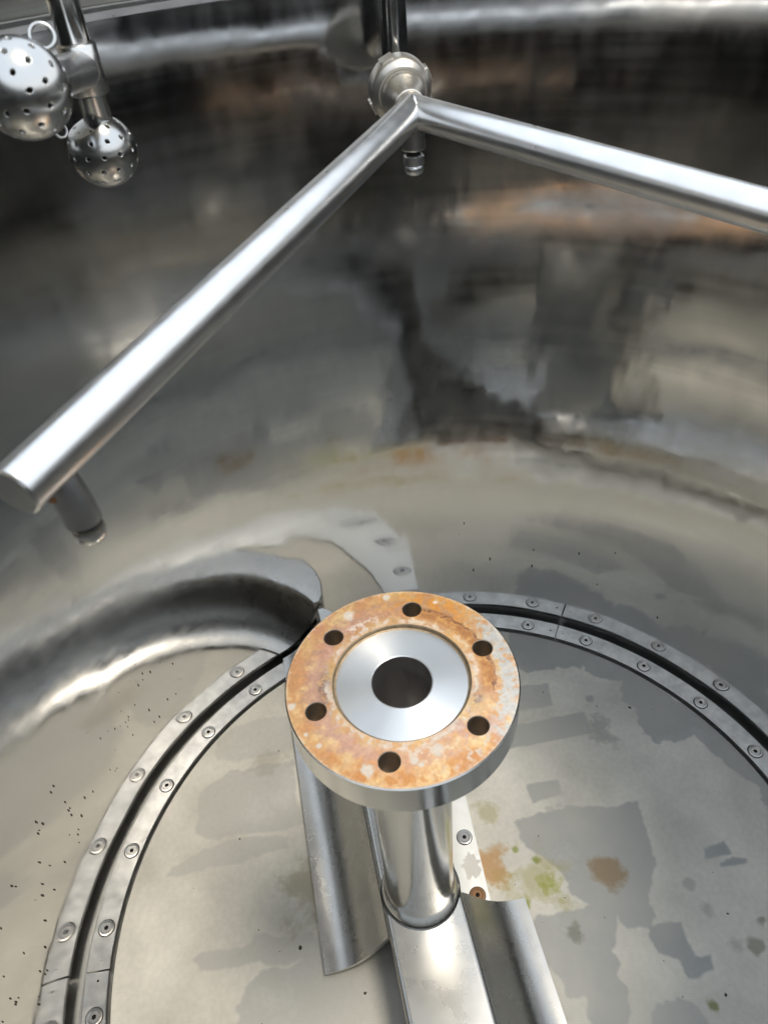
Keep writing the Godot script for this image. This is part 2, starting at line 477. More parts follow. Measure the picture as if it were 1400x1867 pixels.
func build_vessel() -> void:
	var vessel := thing("steel_vessel", "polished round steel vessel wall that mirrors the plate and pipes inside it", "vessel")
	var wave := noise(71, 1.0, 3)
	# inner wall: slightly uneven rolled sheet
	var q := Builder.new()
	var cols := 420
	var rows := 130
	var top := 1.075
	for j in rows + 1:
		for i in cols + 1:
			var a := TAU * i / cols
			var y := -0.03 + (top + 0.03) * j / rows
			q.vert(wall_point(wave, a, y), Vector3.ZERO, Vector2(float(i) / cols * 2.0, 1.0 - float(j) / rows))
	for j in rows + 1:
		for i in cols + 1:
			var a := TAU * i / cols
			var y := -0.03 + (top + 0.03) * j / rows
			var e := 0.004
			var du := wall_point(wave, a + e, y) - wall_point(wave, a - e, y)
			var dv := wall_point(wave, a, y + e) - wall_point(wave, a, y - e)
			var nn := du.cross(dv).normalized()
			var inward := Vector3(-sin(a), 0, cos(a))
			q.n[j * (cols + 1) + i] = nn if nn.dot(inward) > 0 else -nn
	for j in rows:
		for i in cols:
			var k := j * (cols + 1) + i
			q.quad(k, k + 1, k + cols + 2, k + cols + 1)
	part("wall", q.done(), mats.wall, vessel)
	q = Builder.new()
	q.lathe(pv([WALL_R + 0.008, -0.03, WALL_R + 0.008, 1.075]), 120)
	part("outer_jacket", q.done(), mats.outer, vessel)
	q = Builder.new()
	q.lathe(pv([0.0, -0.05, WALL_R + 0.03, -0.05, WALL_R + 0.03, -0.018, 0.0, -0.018]), 120)
	part("bottom_flange", q.done(), mats.outer, vessel)
	# domed cover with a round opening above the middle
	q = Builder.new()
	var hole := Vector2(0.08, 0.0)
	var hole_r := 0.465
	var steps := 26
	var n := 160
	for side in 2:
		var base := q.v.size()
		for j in steps + 1:
			for i in n + 1:
				var a := TAU * i / n
				var e := Vector2(sin(a), -cos(a))
				var p := (e * (WALL_R + 0.002)).lerp(hole + e * hole_r, float(j) / steps)
				var y := dome_height(p.length())
				var g := 0.002
				var slope := (dome_height(p.length() + g) - dome_height(p.length() - g)) / (2 * g)
				var rad := p.normalized()
				var nn := Vector3(rad.x * slope, -1.0, rad.y * slope).normalized()
				if side == 1: nn = -nn
				q.vert(Vector3(p.x, y + (0.006 if side == 1 else 0.0), p.y), nn, Vector2(float(i) / n, float(j) / steps))
		for j in steps:
			for i in n:
				var k := base + j * (n + 1) + i
				q.quad(k, k + 1, k + n + 2, k + n + 1)
	part("domed_cover", q.done(), mats.pipe, vessel)
	# collar round the opening
	var path := PackedVector3Array()
	for i in n + 1:
		var a := TAU * i / n
		var p := hole + Vector2(sin(a), -cos(a)) * (hole_r - 0.004)
		path.append(Vector3(p.x, dome_height(p.length()) + 0.006, p.y))
	part("opening_rim", bent_tube(path, 0.009, 12).done(), mats.satin, vessel)
	# seam where the cover meets the wall
	q = Builder.new()
	q.lathe(pv([WALL_R + 0.004, 1.080, WALL_R - 0.0015, 1.0775, WALL_R - 0.0015, 1.072, WALL_R + 0.004, 1.070]), 160, 60.0)
	part("seam", q.done(), mats.satin, vessel)

func wall_point(f: FastNoiseLite, a: float, y: float) -> Vector3:
	# sheet waviness: long gentle bows, plus short flats near the bottom
	var s := sin(a)
	var c := cos(a)
	var d := 0.0016 * f.get_noise_3d(s * 1.6, c * 1.6, y * 2.2) + 0.00026 * f.get_noise_3d(s * 5.0 + 9.0, c * 5.0, y * 5.0) + 0.00004 * f.get_noise_3d(s * 16.0, c * 16.0 + 5.0, y * 9.0)
	return Vector3(s, 0, -c) * (WALL_R + d) + Vector3(0, y, 0)

func screw_mesh(r: float, socket: float) -> Array:
	# countersunk head with a chamfer, a ring groove and a hexagon socket cut into it
	var q := Builder.new()
	q.lathe(pv([r, 0.0, r, 0.0012, r - 0.0004, 0.0019, r - 0.0010, 0.0021, r * 0.72, 0.0021, r * 0.64, 0.0014, r * 0.50, 0.0014]), 36, 20.0)
	var outer := r * 0.50
	var m := 30
	var base := q.v.size()
	for k in m:
		var a := TAU * k / m
		var hx := socket / cos(fmod(a, PI / 3) - PI / 6)
		q.vert(Vector3(sin(a) * outer, 0.0014, -cos(a) * outer), Vector3.UP)
		q.vert(Vector3(sin(a) * hx, 0.0014, -cos(a) * hx), Vector3.UP)
	for k in m:
		var a := base + k * 2
		var b := base + ((k + 1) % m) * 2
		q.quad(a, b, b + 1, a + 1)
	var h := Builder.new()
	for k in 6:
		var a := TAU * k / 6
		var b := TAU * (k + 1) / 6
		var big := socket / cos(PI / 6)
		var pa := Vector3(sin(a) * big, 0, -cos(a) * big)
		var pb := Vector3(sin(b) * big, 0, -cos(b) * big)
		var nn := -(pa + pb).normalized()
		var up := Vector3(0, 0.0014, 0)
		var dn := Vector3(0, 0.0002, 0)
		var i0 := h.vert(pa + up, nn)
		h.vert(pb + up, nn); h.vert(pb + dn, nn); h.vert(pa + dn, nn)
		h.quad(i0, i0 + 1, i0 + 2, i0 + 3)
		var j := h.vert(pa + dn, Vector3.UP)
		h.vert(pb + dn, Vector3.UP); h.vert(dn, Vector3.UP)
		h.tri(j, j + 1, j + 2)
	var gap := Builder.new()  # flat ring round the head, coloured dark as painted-in shadow of the seat
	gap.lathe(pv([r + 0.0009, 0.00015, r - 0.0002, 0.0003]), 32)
	return [q.done(), h.done(), gap.done()]

func add_screw(parent: Node, meshes: Array, at: Vector3, turn: float, m: Material, called := "screw") -> void:
	var o := part(called, meshes[0], m, parent, Transform3D(Basis(Vector3.UP, turn), at))
	part("hexagon_socket", meshes[1], mats.dark, o)
	part("seat_shadow", meshes[2], mats.dark, o)

func annulus_piece(a0: float, a1: float) -> ArrayMesh:
	var q := Builder.new()
	var e := 0.0007
	var outline := pv([RING_IN + e, 0.0, RING_OUT, 0.0, RING_OUT, RING_TOP - e, RING_OUT - e, RING_TOP, RING_IN + e, RING_TOP, RING_IN, RING_TOP - e, RING_IN, 0.0005])
	var rings := []
	var axes := []
	var n := 90
	for k in n + 1:
		var a := a0 + (a1 - a0) * k / n
		var d := Vector3(sin(a), 0, -cos(a))
		var ring := PackedVector3Array()
		for o in outline: ring.append(d * o.x + Vector3(0, o.y, 0))
		rings.append(ring)
		axes.append(Basis(d, Vector3.UP, Vector3(cos(a), 0, sin(a))))
	q.sweep(outline, rings, axes, 20.0)
	return q.done()

func build_floor() -> void:
	# filter plate with its stained woven surface
	var q := Builder.new()
	var c := q.vert(Vector3.ZERO, Vector3.UP, Vector2(0.5, 0.5))
	var n := 128
	for k in n:
		var a := TAU * k / n
		var p := Vector2(sin(a), -cos(a)) * PLATE_R
		q.vert(Vector3(p.x, 0, p.y), Vector3.UP, Vector2(0.5, 0.5) + p / (2 * PLATE_R))
	for k in n: q.tri(c, 1 + k, 1 + (k + 1) % n)
	q.lathe(pv([PLATE_R - 0.0002, -0.012, PLATE_R - 0.0002, 0.0]), n)
	var plate := part("filter_plate", q.done(), mats.plate)
	tag(plate, "round pale woven filter plate with wet patches, rust and green stains", "filter plate")

	var screw := screw_mesh(0.0117, 0.0030)
	var rad := PI / 180
	var joints := [-93.9, 26.1, 146.1]
	var labels := ["clamping ring segment between the two joints, along the left wall and behind the flange", "clamping ring segment along the right wall, right of the joint behind the flange", "clamping ring segment below the left joint, mostly cut off by the lower left corner"]
	for k in 3:
		var g := thing("ring_segment", labels[k], "clamping ring", Vector3.ZERO, "clamping ring segments round the filter plate")
		var gap := 0.0013 / RING_IN
		part("band", annulus_piece(joints[k] * rad + gap, (joints[k] + 120.0) * rad - gap), mats.ring, g)
		for s in 10:
			var a: float = (joints[k] + 6.0 + 12.0 * s) * rad
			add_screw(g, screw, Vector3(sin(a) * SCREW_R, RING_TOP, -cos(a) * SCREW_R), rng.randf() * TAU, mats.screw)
		for s in 2:
			var a: float = (joints[k] + (1.3 if s == 0 else 118.7)) * rad
			part("dowel_pin", tube(Vector3(sin(a) * 0.549, 0.002, -cos(a) * 0.549), Vector3(sin(a) * 0.549, RING_TOP + 0.0006, -cos(a) * 0.549), 0.0017, 0.0004, 14).done(), mats.dark if s == 1 else mats.screw, g)

	# clamp bar across the plate
	var bar := thing("clamp_bar", "narrow bright steel bar screwed flat across the filter plate under the agitator", "clamp bar")
	bar.rotation.y = 0.084
	var b := Builder.new()
	var outline := round_outline(pv([-0.029, 0.0005, 0.029, 0.0005, 0.029, 0.0055, -0.029, 0.0055]), [0.0, 0.0, 0.0008, 0.0008], 2)
	var rings := []
	var axes := []
	for z in [-0.520, 0.520]:
		var ring := PackedVector3Array()
		for o in outline: ring.append(Vector3(o.x, o.y, z))
		rings.append(ring)
		axes.append(Basis.IDENTITY)
	b.sweep(outline, rings, axes)
	part("strip", b.done(), mats.bar, bar)
	for k in 11:
		var z := -0.106 + 0.0885 * (k - 4)
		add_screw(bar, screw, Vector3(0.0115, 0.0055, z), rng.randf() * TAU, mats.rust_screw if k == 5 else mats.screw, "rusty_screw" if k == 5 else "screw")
	var smear := Builder.new()
	var f := noise(77, 60.0, 2)
	var cc := smear.vert(Vector3(0.012, 0.0059, -0.062), Vector3.UP)
	for k in 40:
		var a := TAU * k / 40
		var r := 0.014 * (1.0 + 0.5 * f.get_noise_2d(cos(a) * 0.03, sin(a) * 0.03))
		smear.vert(Vector3(0.012 + cos(a) * r * 0.95, 0.0057, -0.062 + sin(a) * r * 1.3), Vector3.UP)
	for k in 40: smear.tri(cc, cc + 1 + k, cc + 1 + (k + 1) % 40)
	part("lime_smear", smear.done(), mats.lime, bar)

# ---------------------------------------------------------------- the agitator
func wall_reach(x: float, way: float, radius: float) -> float:
	# z in the agitator's own axes where a line along its arm meets the round wall
	var c := Vector3(-AXIS_X, 0, 0).rotated(Vector3.UP, -ARM_TURN)
	return c.z + way * sqrt(radius * radius - (x - c.x) * (x - c.x))

func blade_mesh(flip: bool, start: float) -> ArrayMesh:
	var face := pv([0.153, 0.0105, 0.140, 0.0112, 0.126, 0.0145, 0.112, 0.0215, 0.099, 0.0325, 0.087, 0.0465, 0.076, 0.0625, 0.067, 0.0770, 0.061, 0.0855, 0.0565, 0.0915])
	var sm := PackedVector2Array()
	var curve := Curve2D.new()
	for i in face.size():
		var tan := (face[mini(i + 1, face.size() - 1)] - face[maxi(i - 1, 0)]) / 6.0
		curve.add_point(face[i], -tan, tan)
	for k in 25: sm.append(curve.sample_baked(curve.get_baked_length() * k / 24.0, true))
	var thick := 0.0065
	var back := PackedVector2Array()
	for i in sm.size():
		var d := (sm[mini(i + 1, sm.size() - 1)] - sm[maxi(i - 1, 0)]).normalized()
		back.append(sm[i] - Vector2(d.y, -d.x) * thick)
	# outline in (x, y): x is to the right, the face is on the left side
	var outline := PackedVector2Array()
	var last := sm.size() - 1
	for i in range(last, -1, -1): outline.append(Vector2(-sm[i].x, sm[i].y))
	outline.append(Vector2(-0.1535, 0.0085))
	outline.append(Vector2(-0.1500, 0.0070))
	for i in range(3, last + 1):
		var p := Vector2(-back[i].x, maxf(back[i].y, 0.0070))
		outline.append(p)
	var q := Builder.new()
	var rings := []
	var axes := []
	var n := 12
	for k in n + 1:
		var ring := PackedVector3Array()
		for o in outline:
			var far := wall_reach(o.x if not flip else -o.x, -1.0 if not flip else 1.0, WALL_R - 0.008)
			if flip: far = -far
			var w := float(k) / n
			var grow := 1.0 if k < n else 0.985
			var near := start
			ring.append(Vector3(o.x, o.y * grow, lerpf(far, near, w)))
		rings.append(ring)
		axes.append(Basis.IDENTITY)
	q.sweep(outline, rings, axes, 30.0)
	return q.done()

func build_agitator() -> void:
	var ag := thing("agitator", "steel agitator with rust stained bolt flange on its shaft and two curved blades", "agitator", Vector3(AXIS_X, 0, 0))
	ag.rotation.y = ARM_TURN
	# two arms: flattened tubes
	var outline := round_outline(pv([-0.055, 0.018, 0.055, 0.018, 0.055, 0.101, -0.055, 0.101]), [0.016, 0.016, 0.009, 0.009], 6)
	for side in 2:
		var arm := Builder.new()
		var rings := []
		var axes := []
		# full width at the hub, then narrowed to the blade side and mitred at the wall
		for e in [[0.0, 0.055], [0.185, 0.055], [0.205, 0.050], [0.240, 0.006], [0.262, -0.008], [0.300, -0.011], [0.430, -0.013], [0.470, -0.018], [0.505, -0.029], [0.532, -0.043], [1.0, -0.057]]:
			var ring := PackedVector3Array()
			for o in outline:
				var w: float = (o.x + 0.055) / 0.110
				var left: float = -0.055 - 0.013 * smoothstep(0.2, 0.5, e[0])
				var x := lerpf(left, e[1], w)
				var reach := wall_reach(x if side == 0 else -x, -1.0 if side == 0 else 1.0, WALL_R - 0.010)
				var z := maxf(-e[0], -absf(reach))
				ring.append(Vector3(x, o.y, z) if side == 0 else Vector3(-x, o.y, -z))
			rings.append(ring)
			axes.append(Basis.IDENTITY if side == 0 else Basis(Vector3.UP, PI))
		arm.sweep(outline, rings, axes, 30.0, false, true)
		part("arm", arm.done(), mats.polish, ag)
	part("blade", blade_mesh(false, 0.048), mats.polish, ag)
	part("blade", blade_mesh(true, -0.015), mats.polish, ag, Transform3D(Basis(Vector3.UP, PI), Vector3.ZERO))
	# shaft with its fillet onto the arm
	var q := Builder.new()
	q.lathe(pv([0.0560, 0.1000, 0.0545, 0.1014, 0.0525, 0.1030, 0.0505, 0.1062, 0.0490, 0.1108, 0.0470, 0.1170, 0.0460, 0.1250, 0.0460, 0.5520]), 72, 40.0)
	part("shaft", q.done(), mats.pipe, ag)
	# flange
	var fl := Node3D.new()
	fl.name = "flange"
	ag.add_child(fl)
	fl.rotation.y = -ARM_TURN
	var R := 0.1106
	var T := FLANGE_TOP
	q = Builder.new()
	q.lathe(pv([0.046, T - 0.047, 0.050, T - 0.0465, 0.098, T - 0.0440, 0.1085, T - 0.0410, R, T - 0.0380, R, T - 0.0012, R - 0.0012, T]), 120, 30.0)
	var rim := part("rim", q.done(), mats.pipe, fl)
	q = Builder.new()
	var hole := 0.0096
	var pcd := 0.0853
	var inner := 0.0660
	var outer := R - 0.0012
	var m := 60
	for s in 6:
		var mid := deg_to_rad(11.6) + s * PI / 3
		var e := Vector2(sin(mid), -cos(mid))
		var c := e * pcd
		var base := q.v.size()
		var turns: Array[float] = []
		for k in m: turns.append(TAU * k / m)
		for rr in [inner + 0.00002, outer - 0.00002]:
			for w in [-0.99999, 0.99999]:
				turns.append(fposmod(e.angle_to(e.rotated(w * PI / 6) * rr - c), TAU))
		turns.sort()
		turns.append(turns[0] + TAU)
		for k in turns.size():
			var d := e.rotated(turns[k])
			var far := 0.0
			# walk out from the hole until the sector's edge
			var lo := hole * 0.5
			var hi := 0.12
			var steps := 0
			var step := 0.0008
			var t := lo
			while t < hi:
				var p := c + d * (t + step)
				if p.length() > outer or p.length() < inner or absf(e.angle_to(p)) > PI / 6: break
				t += step
			var l := t
			var h := t + step
			for it in 14:
				var p := c + d * (l + h) * 0.5
				if p.length() > outer or p.length() < inner or absf(e.angle_to(p)) > PI / 6: h = (l + h) * 0.5
				else: l = (l + h) * 0.5
			far = l
			for p in [c + d * (hole + 0.0006), c + d * far]:
				q.vert(Vector3(p.x, T, p.y), Vector3.UP, Vector2(0.5, 0.5) + p / 0.23)
		for k in turns.size() - 1:
			var a := base + k * 2
			q.quad(a, a + 1, a + 3, a + 2)
	part("stained_face", q.done(), mats.face, fl)
	for s in 6:
		var mid := deg_to_rad(11.6) + s * PI / 3
		var h := Builder.new()
		h.lathe(pv([hole + 0.0007, T, hole, T - 0.0007, hole, T - 0.034]), 28, 20.0, Transform3D(Basis.IDENTITY, Vector3(sin(mid) * pcd, 0, -cos(mid) * pcd)))
		h.lathe(pv([hole, T - 0.034, 0.0, T - 0.034]), 28, 20.0, Transform3D(Basis.IDENTITY, Vector3(sin(mid) * pcd, 0, -cos(mid) * pcd)))
		part("bolt_hole", h.done(), mats.rust_hole, fl)
	q = Builder.new()
	q.lathe(pv([inner, T, inner - 0.0008, T - 0.0006, inner - 0.0016, T - 0.0044, inner - 0.0036, T - 0.0050]), 96, 20.0)
	part("stained_lip", q.done(), mats.lip, fl)
	q = Builder.new()
	q.lathe(pv([inner - 0.0036, T - 0.0050, 0.0300, T - 0.0036, 0.0288, T - 0.0044]), 96, 20.0)
	part("recessed_face", q.done(), mats.brushed, fl)
	q = Builder.new()
	q.lathe(pv([0.0288, T - 0.0044, 0.0284, T - 0.006, 0.0284, T - 0.16, 0.0, T - 0.16]), 64, 20.0)
	part("bore", q.done(), mats.bore, fl)

# ---------------------------------------------------------------- spray pipes
func arc_path(a: Vector3, corner: Vector3, b: Vector3, r: float, steps := 10) -> PackedVector3Array:
	var s := corner + (a - corner).normalized() * r
	var e := corner + (b - corner).normalized() * r
	var o := PackedVector3Array([a])
	for k in steps + 1:
		var w := float(k) / steps
		o.append(s.lerp(corner, w).lerp(corner.lerp(e, w), w))
	o.append(b)
	return o

func nozzle(parent: Node3D, top: Vector3, down: Vector3, size := 1.0) -> void:
	# socket, dark neck, hexagon body, rounded tip with a bore
	var d := down.normalized()
	var xf := along(top, top + d)
	xf.basis = xf.basis * Basis.from_scale(Vector3.ONE * size)
	var q := Builder.new()
	q.lathe(pv([0, 0, 0.0118, 0, 0.0125, 0.001, 0.0125, 0.0235, 0.0115, 0.0250, 0.0070, 0.0250]), 32, 30.0, xf)
	var o := part("nozzle", q.done(), mats.polish, parent)
	q = Builder.new()
	q.lathe(pv([0.0075, 0.024, 0.0075, 0.031]), 24, 30.0, xf)
	part("neck", q.done(), mats.dark, o)
	q = Builder.new()
	q.lathe(pv([0.006, 0.0300, 0.0100, 0.0300, 0.0115, 0.0312, 0.0115, 0.0385, 0.0102, 0.0400, 0.0090, 0.0405]), 6, 15.0, xf)
	part("hexagon", q.done(), mats.satin, o)
	q = Builder.new()
	q.lathe(pv([0.0086, 0.0400, 0.0098, 0.0420, 0.0098, 0.0455, 0.0085, 0.0485, 0.0060, 0.0500, 0.0040, 0.0502, 0.0040, 0.0440]), 28, 40.0, xf)
	part("tip", q.done(), mats.satin, o)
	q = Builder.new()
	q.lathe(pv([0.0040, 0.0452, 0.0, 0.0452]), 20, 30.0, xf)
	part("orifice", q.done(), mats.dark, o)

func weld_bead(path: PackedVector3Array, r: float, seed_: int) -> ArrayMesh:
	var q := bent_tube(path, r, 8)
	var f := noise(seed_, 220.0, 2)
	for i in q.v.size(): q.v[i] += q.n[i] * f.get_noise_3dv(q.v[i]) * r * 0.7
	return q.done()

func ring_path(centre: Vector3, axis: Vector3, r: float, steps := 36) -> PackedVector3Array:
	var xf := along(centre, centre + axis)
	var o := PackedVector3Array()
	for k in steps + 1:
		var a := TAU * k / steps
		o.append(xf * Vector3(cos(a) * r, 0, sin(a) * r))
	return o

func build_manifold() -> void:
	var J := Vector3(-0.014, 0.991, -0.372)
	var L := Vector3(-0.2594, 0.9564, 0.1209)
	var Rr := Vector3(0.354, 0.956, 0.050)
	var r := 0.0146
	var t := thing("spray_manifold", "forked spray pipe with two long arms and small nozzles hanging below", "spray pipe", J)
	for far_end in [L - J, Rr - J]:
		var length: float = far_end.length()
		var open_end := Builder.new()
		open_end.lathe(pv([r, 0.0, r, length - 0.0012, r - 0.0012, length, 0.0, length]), 64, 40.0, along(Vector3.ZERO, far_end))
		part("arm", open_end.done(), mats.satin, t)
	var q := Builder.new()
	var dome := PackedVector2Array()
	for k in 13: dome.append(Vector2(sin(PI * k / 12.0), -cos(PI * k / 12.0)) * (r + 0.0003))
	q.lathe(dome, 40, 60.0)
	part("joint", q.done(), mats.satin, t)
	# stub, tapered ferrule and slotted union nut toward the wall
	var back := Vector3(-0.008, 0.005, -0.080)
	q = Builder.new()
	q.lathe(pv([0.0138, 0.0, 0.0138, 0.022, 0.0155, 0.034, 0.0205, 0.042, 0.0220, 0.046, 0.0220, 0.0560, 0.0, 0.0560]), 48, 40.0, along(Vector3.ZERO, back))
	part("ferrule", q.done(), mats.weld, t)
	q = Builder.new()
	var xf := along(Vector3.ZERO, back)
	q.lathe(pv([0.0222, 0.066, 0.0222, 0.0515, 0.0228, 0.0510, 0.0250, 0.0510, 0.0262, 0.0530, 0.0292, 0.0560, 0.0305, 0.0580, 0.0318, 0.0620, 0.0318, 0.0770, 0.0300, 0.0790, 0.0, 0.0790]), 64, 25.0, xf)
	var nut := part("union_nut", q.done(), mats.weld, t)
	for k in 4:
		var a := TAU * k / 4 + 0.5
		var d := xf.basis * Vector3(cos(a), 0, sin(a))
		var c := xf * Vector3(0, 0.0690, 0)
		var lug := Builder.new()
		var out := round_outline(pv([-0.007, -0.0075, 0.007, -0.0075, 0.007, 0.0075, -0.007, 0.0075]), [0.002], 3)
		var rings := []
		var axes := []
		var side := d.cross(xf.basis.y)
		for h in [0.030, 0.0332]:
			var ring := PackedVector3Array()
			for o in out: ring.append(c + d * h + side * o.x + xf.basis.y * o.y)
			rings.append(ring)
			axes.append(Basis(side, xf.basis.y, d))
		lug.sweep(out, rings, axes, 40.0)
		part("lug", lug.done(), mats.weld, nut)
	# elbow and the drop pipe that carries it
	var e0 := back.normalized() * 0.070
	var e1 := Vector3(-0.0065, 0.0055, -0.122)
	part("supply_pipe", bent_tube(arc_path(e0, e1, e1 + Vector3(0, 0.155, 0), 0.022), 0.0138).done(), mats.pipe, t)
	# welds
	var dl := (L - J).normalized()
	var dr := (Rr - J).normalized()
	var bis := (dl + dr).normalized()
	var crotch := PackedVector3Array()
	for k in 11:
		var a := lerpf(-0.75, 1.25, k / 10.0)
		crotch.append((bis * cos(a) * 1.38 + Vector3.UP * sin(a)) * r)
	part("weld_bead", weld_bead(crotch, 0.0026, 5), mats.satin, t)
	part("weld_bead", weld_bead(ring_path(back.normalized() * 0.015, back, 0.0138), 0.0015, 6), mats.weld, t)
	nozzle(t, Vector3(-0.001, -0.0095, 0.004), Vector3(0, -1, 0), 0.95)
	# end nozzle of the near arm, with a short bent stem and a rusty weld
	var near := L - J
	var root := near - dl * 0.028
	var stem := PackedVector3Array()
	for k in 9:
		var w := k / 8.0
		stem.append(root + Vector3(-0.002 + 0.0065 * sin(w * 1.45), -0.008 - 0.034 * w, 0.004 * w))
	part("stem", bent_tube(stem, 0.0100, 28).done(), mats.satin, t)
	q = Builder.new()
	q.lathe(pv([0.0070, -0.002, 0.0088, 0.001, 0.0090, 0.009, 0.0082, 0.012, 0.0066, 0.0132, 0.0040, 0.0132, 0.0040, 0.008]), 28, 40.0, along(stem[8], stem[8] + Vector3(0.03, -1, -0.1)))
	var tip := part("tip", q.done(), mats.pipe, t)
	q = Builder.new()
	q.lathe(pv([0.0042, 0.0100, 0.0, 0.0100]), 20, 40.0, along(stem[8], stem[8] + Vector3(0.03, -1, -0.1)))
	part("orifice", q.done(), mats.dark, tip)
	var seam := PackedVector3Array()
	for k in 12:
		var a := lerpf(1.9, 4.3, k / 11.0)
		seam.append(root + Vector3(0.002 + cos(a) * 0.0118, -0.0185 + 0.003 * cos(a), sin(a) * 0.0118))
	part("rusty_weld", weld_bead(seam, 0.0017, 7), mats.weld_rust, t)
	var far := Rr - J
	nozzle(t, far - dr * 0.022 + Vector3(0, -r * 0.9, 0), Vector3(0, -1, 0))

func ball_mesh(r: float) -> Array:
	# spray ball: drilled sphere with a flat at the socket
	var holes: Array[Vector3] = []
	for ring in [[24.0, 6], [47.0, 10], [70.0, 13], [93.0, 13], [116.0, 12], [139.0, 8]]:
		for k in ring[1]:
			var a: float = TAU * (k + 0.5 * fmod(ring[0], 2.0)) / ring[1] + ring[0] * 0.13
			var p := deg_to_rad(ring[0])
			holes.append(Vector3(sin(p) * cos(a), -cos(p), sin(p) * sin(a)))
	var q := Builder.new()
	var depths := PackedFloat32Array()
	var rows := 150
	var cols := 300
	for j in rows + 1:
		for i in cols + 1:
			var p := PI * j / rows
			var a := TAU * i / cols
			var d := Vector3(sin(p) * cos(a), -cos(p), sin(p) * sin(a))
			var depth := 0.0
			for h in holes:
				var c := h.dot(d)
				if c > 0.9955:
					var ang := acos(minf(c, 1.0))
					depth = maxf(depth, 1.0 - smoothstep(0.036, 0.054, ang))
			depths.append(depth)
			var at := d * (r - depth * 0.0045)
			var n := Vector3(-0.35, 0.93, 0.1).normalized()
			var over := at.dot(n) - r * 0.80
			if over > 0.0: at -= n * over * 0.9
			q.vert(at, d, Vector2(float(i) / cols, float(j) / rows))
	for j in rows:
		for i in cols:
			var k := j * (cols + 1) + i
			q.quad(k, k + 1, k + cols + 2, k + cols + 1)
	# true normals from the displaced faces
	var sum := PackedVector3Array()
	sum.resize(q.v.size())
	for f in range(0, q.ix.size(), 3):
		var a := q.ix[f]
		var b := q.ix[f + 1]
		var c := q.ix[f + 2]
		var g := (q.v[c] - q.v[a]).cross(q.v[b] - q.v[a])
		sum[a] += g; sum[b] += g; sum[c] += g
	for j in rows + 1:
		var a := j * (cols + 1)
		var g := sum[a] + sum[a + cols]
		sum[a] = g; sum[a + cols] = g
	for i in q.n.size():
		if sum[i].length_squared() > 0.0: q.n[i] = sum[i].normalized()
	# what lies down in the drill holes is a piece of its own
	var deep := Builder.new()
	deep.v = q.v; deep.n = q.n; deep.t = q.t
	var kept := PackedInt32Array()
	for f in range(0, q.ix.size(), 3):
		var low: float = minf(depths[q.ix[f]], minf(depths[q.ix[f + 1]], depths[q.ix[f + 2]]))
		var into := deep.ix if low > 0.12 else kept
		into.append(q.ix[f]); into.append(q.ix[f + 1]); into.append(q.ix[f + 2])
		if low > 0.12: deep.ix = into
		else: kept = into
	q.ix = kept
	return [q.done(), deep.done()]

func build_spray_balls() -> void:
	var B2 := Vector3(-0.298, 0.996, -0.313)
	var B1 := Vector3(-0.284, 1.081, -0.140)
	var t := thing("spray_ball_pipe", "upright pipe at the upper left carrying two drilled steel spray balls", "spray balls", B2)
	var ball := ball_mesh(0.0300)
	var T := Vector3(0.004, 0.064, 0.0)
	part("pipe", tube(Vector3(0.004, 0.02, 0), Vector3(0.004, 0.20, 0), 0.0125, 0.0005, 40).done(), mats.pipe, t)
	part("collar", tube(T - Vector3(0, 0.019, 0), T + Vector3(0, 0.019, 0), 0.0158, 0.0015, 40).done(), mats.polish, t)
	var b := B1 - B2
	var dir := (b - T).normalized()
	part("branch", tube(T, T + dir * (b - T).length(), 0.0140, 0.001, 40).done(), mats.satin, t)
	part("sleeve", tube(T + dir * ((b - T).length() - 0.055), T + dir * ((b - T).length() - 0.026), 0.0170, 0.0015, 40).done(), mats.satin, t)
	for k in 2:
		var at := Transform3D(Basis(Vector3.UP, 0.4), Vector3.ZERO) if k == 0 else Transform3D(Basis(Quaternion(Vector3.UP, -dir)), b)
		var sb := part("spray_ball", ball[0], mats.ball, t, at)
		part("drill_holes", ball[1], mats.dark, sb)
	var pin := ring_path(b - dir * 0.040 + Vector3(0.012, 0.027, 0.0), Vector3(0.3, 0.5, 0.8), 0.0078, 30)
	part("retaining_ring", bent_tube(pin, 0.0015, 12).done(), mats.ball, t)
	part("retaining_ring", bent_tube(ring_path(Vector3(-0.027, 0.022, 0.012), Vector3(0.6, 0.2, 0.8), 0.0052, 24), 0.0011, 10).done(), mats.satin, t)

# ---------------------------------------------------------------- dirt
func grain(q: Builder, at: Vector3, bx: Basis, size: Vector3) -> void:
	var pts := [Vector3(1, 0, 0), Vector3(0.2, 0, 0.9), Vector3(-0.9, 0, 0.3), Vector3(-0.5, 0, -0.8), Vector3(0.6, 0, -0.7)]
	var top := at + bx * (Vector3(rng.randf_range(-0.3, 0.3), 1, rng.randf_range(-0.3, 0.3)) * size)
	for k in 5:
		var a: Vector3 = at + bx * (pts[k] * size * rng.randf_range(0.7, 1.1))
		var b: Vector3 = at + bx * (pts[(k + 1) % 5] * size)
		var nn: Vector3 = (bx * (pts[k] + pts[(k + 1) % 5] + Vector3(0, 1, 0))).normalized()
		var i := q.vert(a, nn)
		q.vert(b, nn); q.vert(top, nn)
		q.tri(i, i + 1, i + 2)

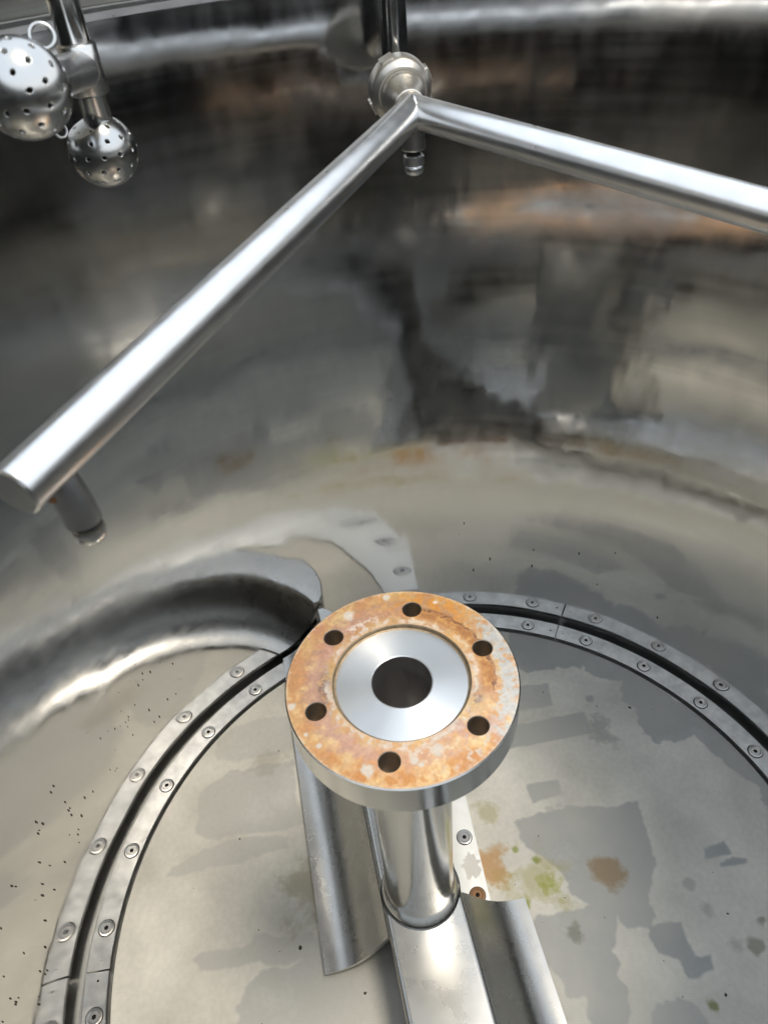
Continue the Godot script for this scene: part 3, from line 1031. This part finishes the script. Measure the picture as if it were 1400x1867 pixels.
func build_dirt() -> void:
	var q := Builder.new()
	var named := [[0.332, -0.314, 0.0036], [-0.257, 0.029, 0.0042], [0.275, -0.322, 0.0016], [0.186, -0.362, 0.0018], [0.323, 0.135, 0.003], [0.366, 0.036, 0.0022], [-0.303, -0.292, 0.0018], [-0.165, 0.094, 0.003], [0.431, -0.352, 0.0018], [0.12, -0.10, 0.0015], [-0.36, -0.14, 0.002], [-0.32, 0.0, 0.0015]]
	for e in named: grain(q, Vector3(e[0], 0.0003, e[1]), Basis(Vector3.UP, rng.randf() * TAU), Vector3(e[2], e[2] * 0.6, e[2] * 0.8))
	for k in 60:
		var a := rng.randf() * TAU
		var r := sqrt(rng.randf()) * 0.5
		var s := rng.randf_range(0.0005, 0.0013)
		grain(q, Vector3(sin(a) * r, 0.0002, -cos(a) * r), Basis(Vector3.UP, rng.randf() * TAU), Vector3(s, s * 0.6, s * 0.8))
	tag(part("floor_grit", q.done(), mats.grit), "dark grit lying scattered over the filter plate", "grit", "", "stuff")
	q = Builder.new()
	for k in 95:
		var a := deg_to_rad(rng.randf_range(-108, -48))
		var y := 0.11 + 0.15 * rng.randf()
		if k > 80: a = deg_to_rad(rng.randf_range(-20, 70))
		var s := rng.randf_range(0.0009, 0.0025)
		var inward := Vector3(-sin(a), 0, cos(a))
		var bx := Basis(Vector3(cos(a), 0, sin(a)), inward, Vector3.UP)
		grain(q, Vector3(sin(a), 0, -cos(a)) * (WALL_R - 0.0002) + Vector3(0, y, 0), bx, Vector3(s * 0.7, s * 0.5, s * 2.0))
	tag(part("wall_specks", q.done(), mats.grit), "small dark specks stuck to the lower left vessel wall", "specks", "", "stuff")

# ---------------------------------------------------------------- scene
func _ready() -> void:
	rng.seed = 20240
	var cam := Camera3D.new()
	cam.name = "camera"
	cam.fov = 69.74
	cam.near = 0.02
	cam.far = 200.0
	var pitch := deg_to_rad(42.047)
	var roll := deg_to_rad(5.278)
	cam.transform = Transform3D(Basis(Vector3.RIGHT, -pitch) * Basis(Vector3.BACK, -roll), Vector3(-0.077, 1.181, 0.409))
	add_child(cam)
	var lens := CameraAttributesPhysical.new()
	lens.frustum_focal_length = 17.22
	lens.frustum_focus_distance = 1.02
	lens.frustum_near = 0.02
	lens.frustum_far = 200.0
	lens.exposure_aperture = 6.0
	cam.attributes = lens
	cam.current = true

	var sky_material := ProceduralSkyMaterial.new()
	sky_material.sky_top_color = Color(0.80, 0.84, 0.89)
	sky_material.sky_horizon_color = Color(0.90, 0.90, 0.90)
	sky_material.sky_curve = 0.25
	sky_material.ground_bottom_color = Color(0.25, 0.24, 0.22)
	sky_material.ground_horizon_color = Color(0.5, 0.49, 0.46)
	sky_material.sky_energy_multiplier = 1.0
	var sky := Sky.new()
	sky.sky_material = sky_material
	var env := Environment.new()
	env.background_mode = Environment.BG_SKY
	env.sky = sky
	env.tonemap_mode = Environment.TONE_MAPPER_LINEAR
	env.tonemap_exposure = 2.6
	env.sdfgi_enabled = true
	env.ssao_enabled = true
	env.ssil_enabled = true
	var we := WorldEnvironment.new()
	we.name = "world_environment"
	we.environment = env
	add_child(we)

	var sun := DirectionalLight3D.new()
	sun.name = "sun"
	sun.light_energy = 0.26
	sun.light_color = Color(1.0, 0.965, 0.91)
	sun.light_angular_distance = 16.0
	sun.shadow_enabled = true
	add_child(sun)
	sun.look_at_from_position(Vector3(0.31, 0.95, 0.05) * 10.0, Vector3.ZERO, Vector3.UP)

	make_materials()
	mats.rust_hole = metal(Color(0.68, 0.63, 0.57), 0.4, 0.6, 21, 20.0)
	mats.lip = metal(Color(0.74, 0.66, 0.55), 0.45, 0.65, 23, 12.0, 0.0, 0.02, 0.7)
	mats.bore = metal(Color(0.76, 0.75, 0.74), 0.3, 0.5, 22, 10.0)
	build_vessel()
	build_floor()
	build_agitator()
	build_manifold()
	build_spray_balls()
	build_dirt()
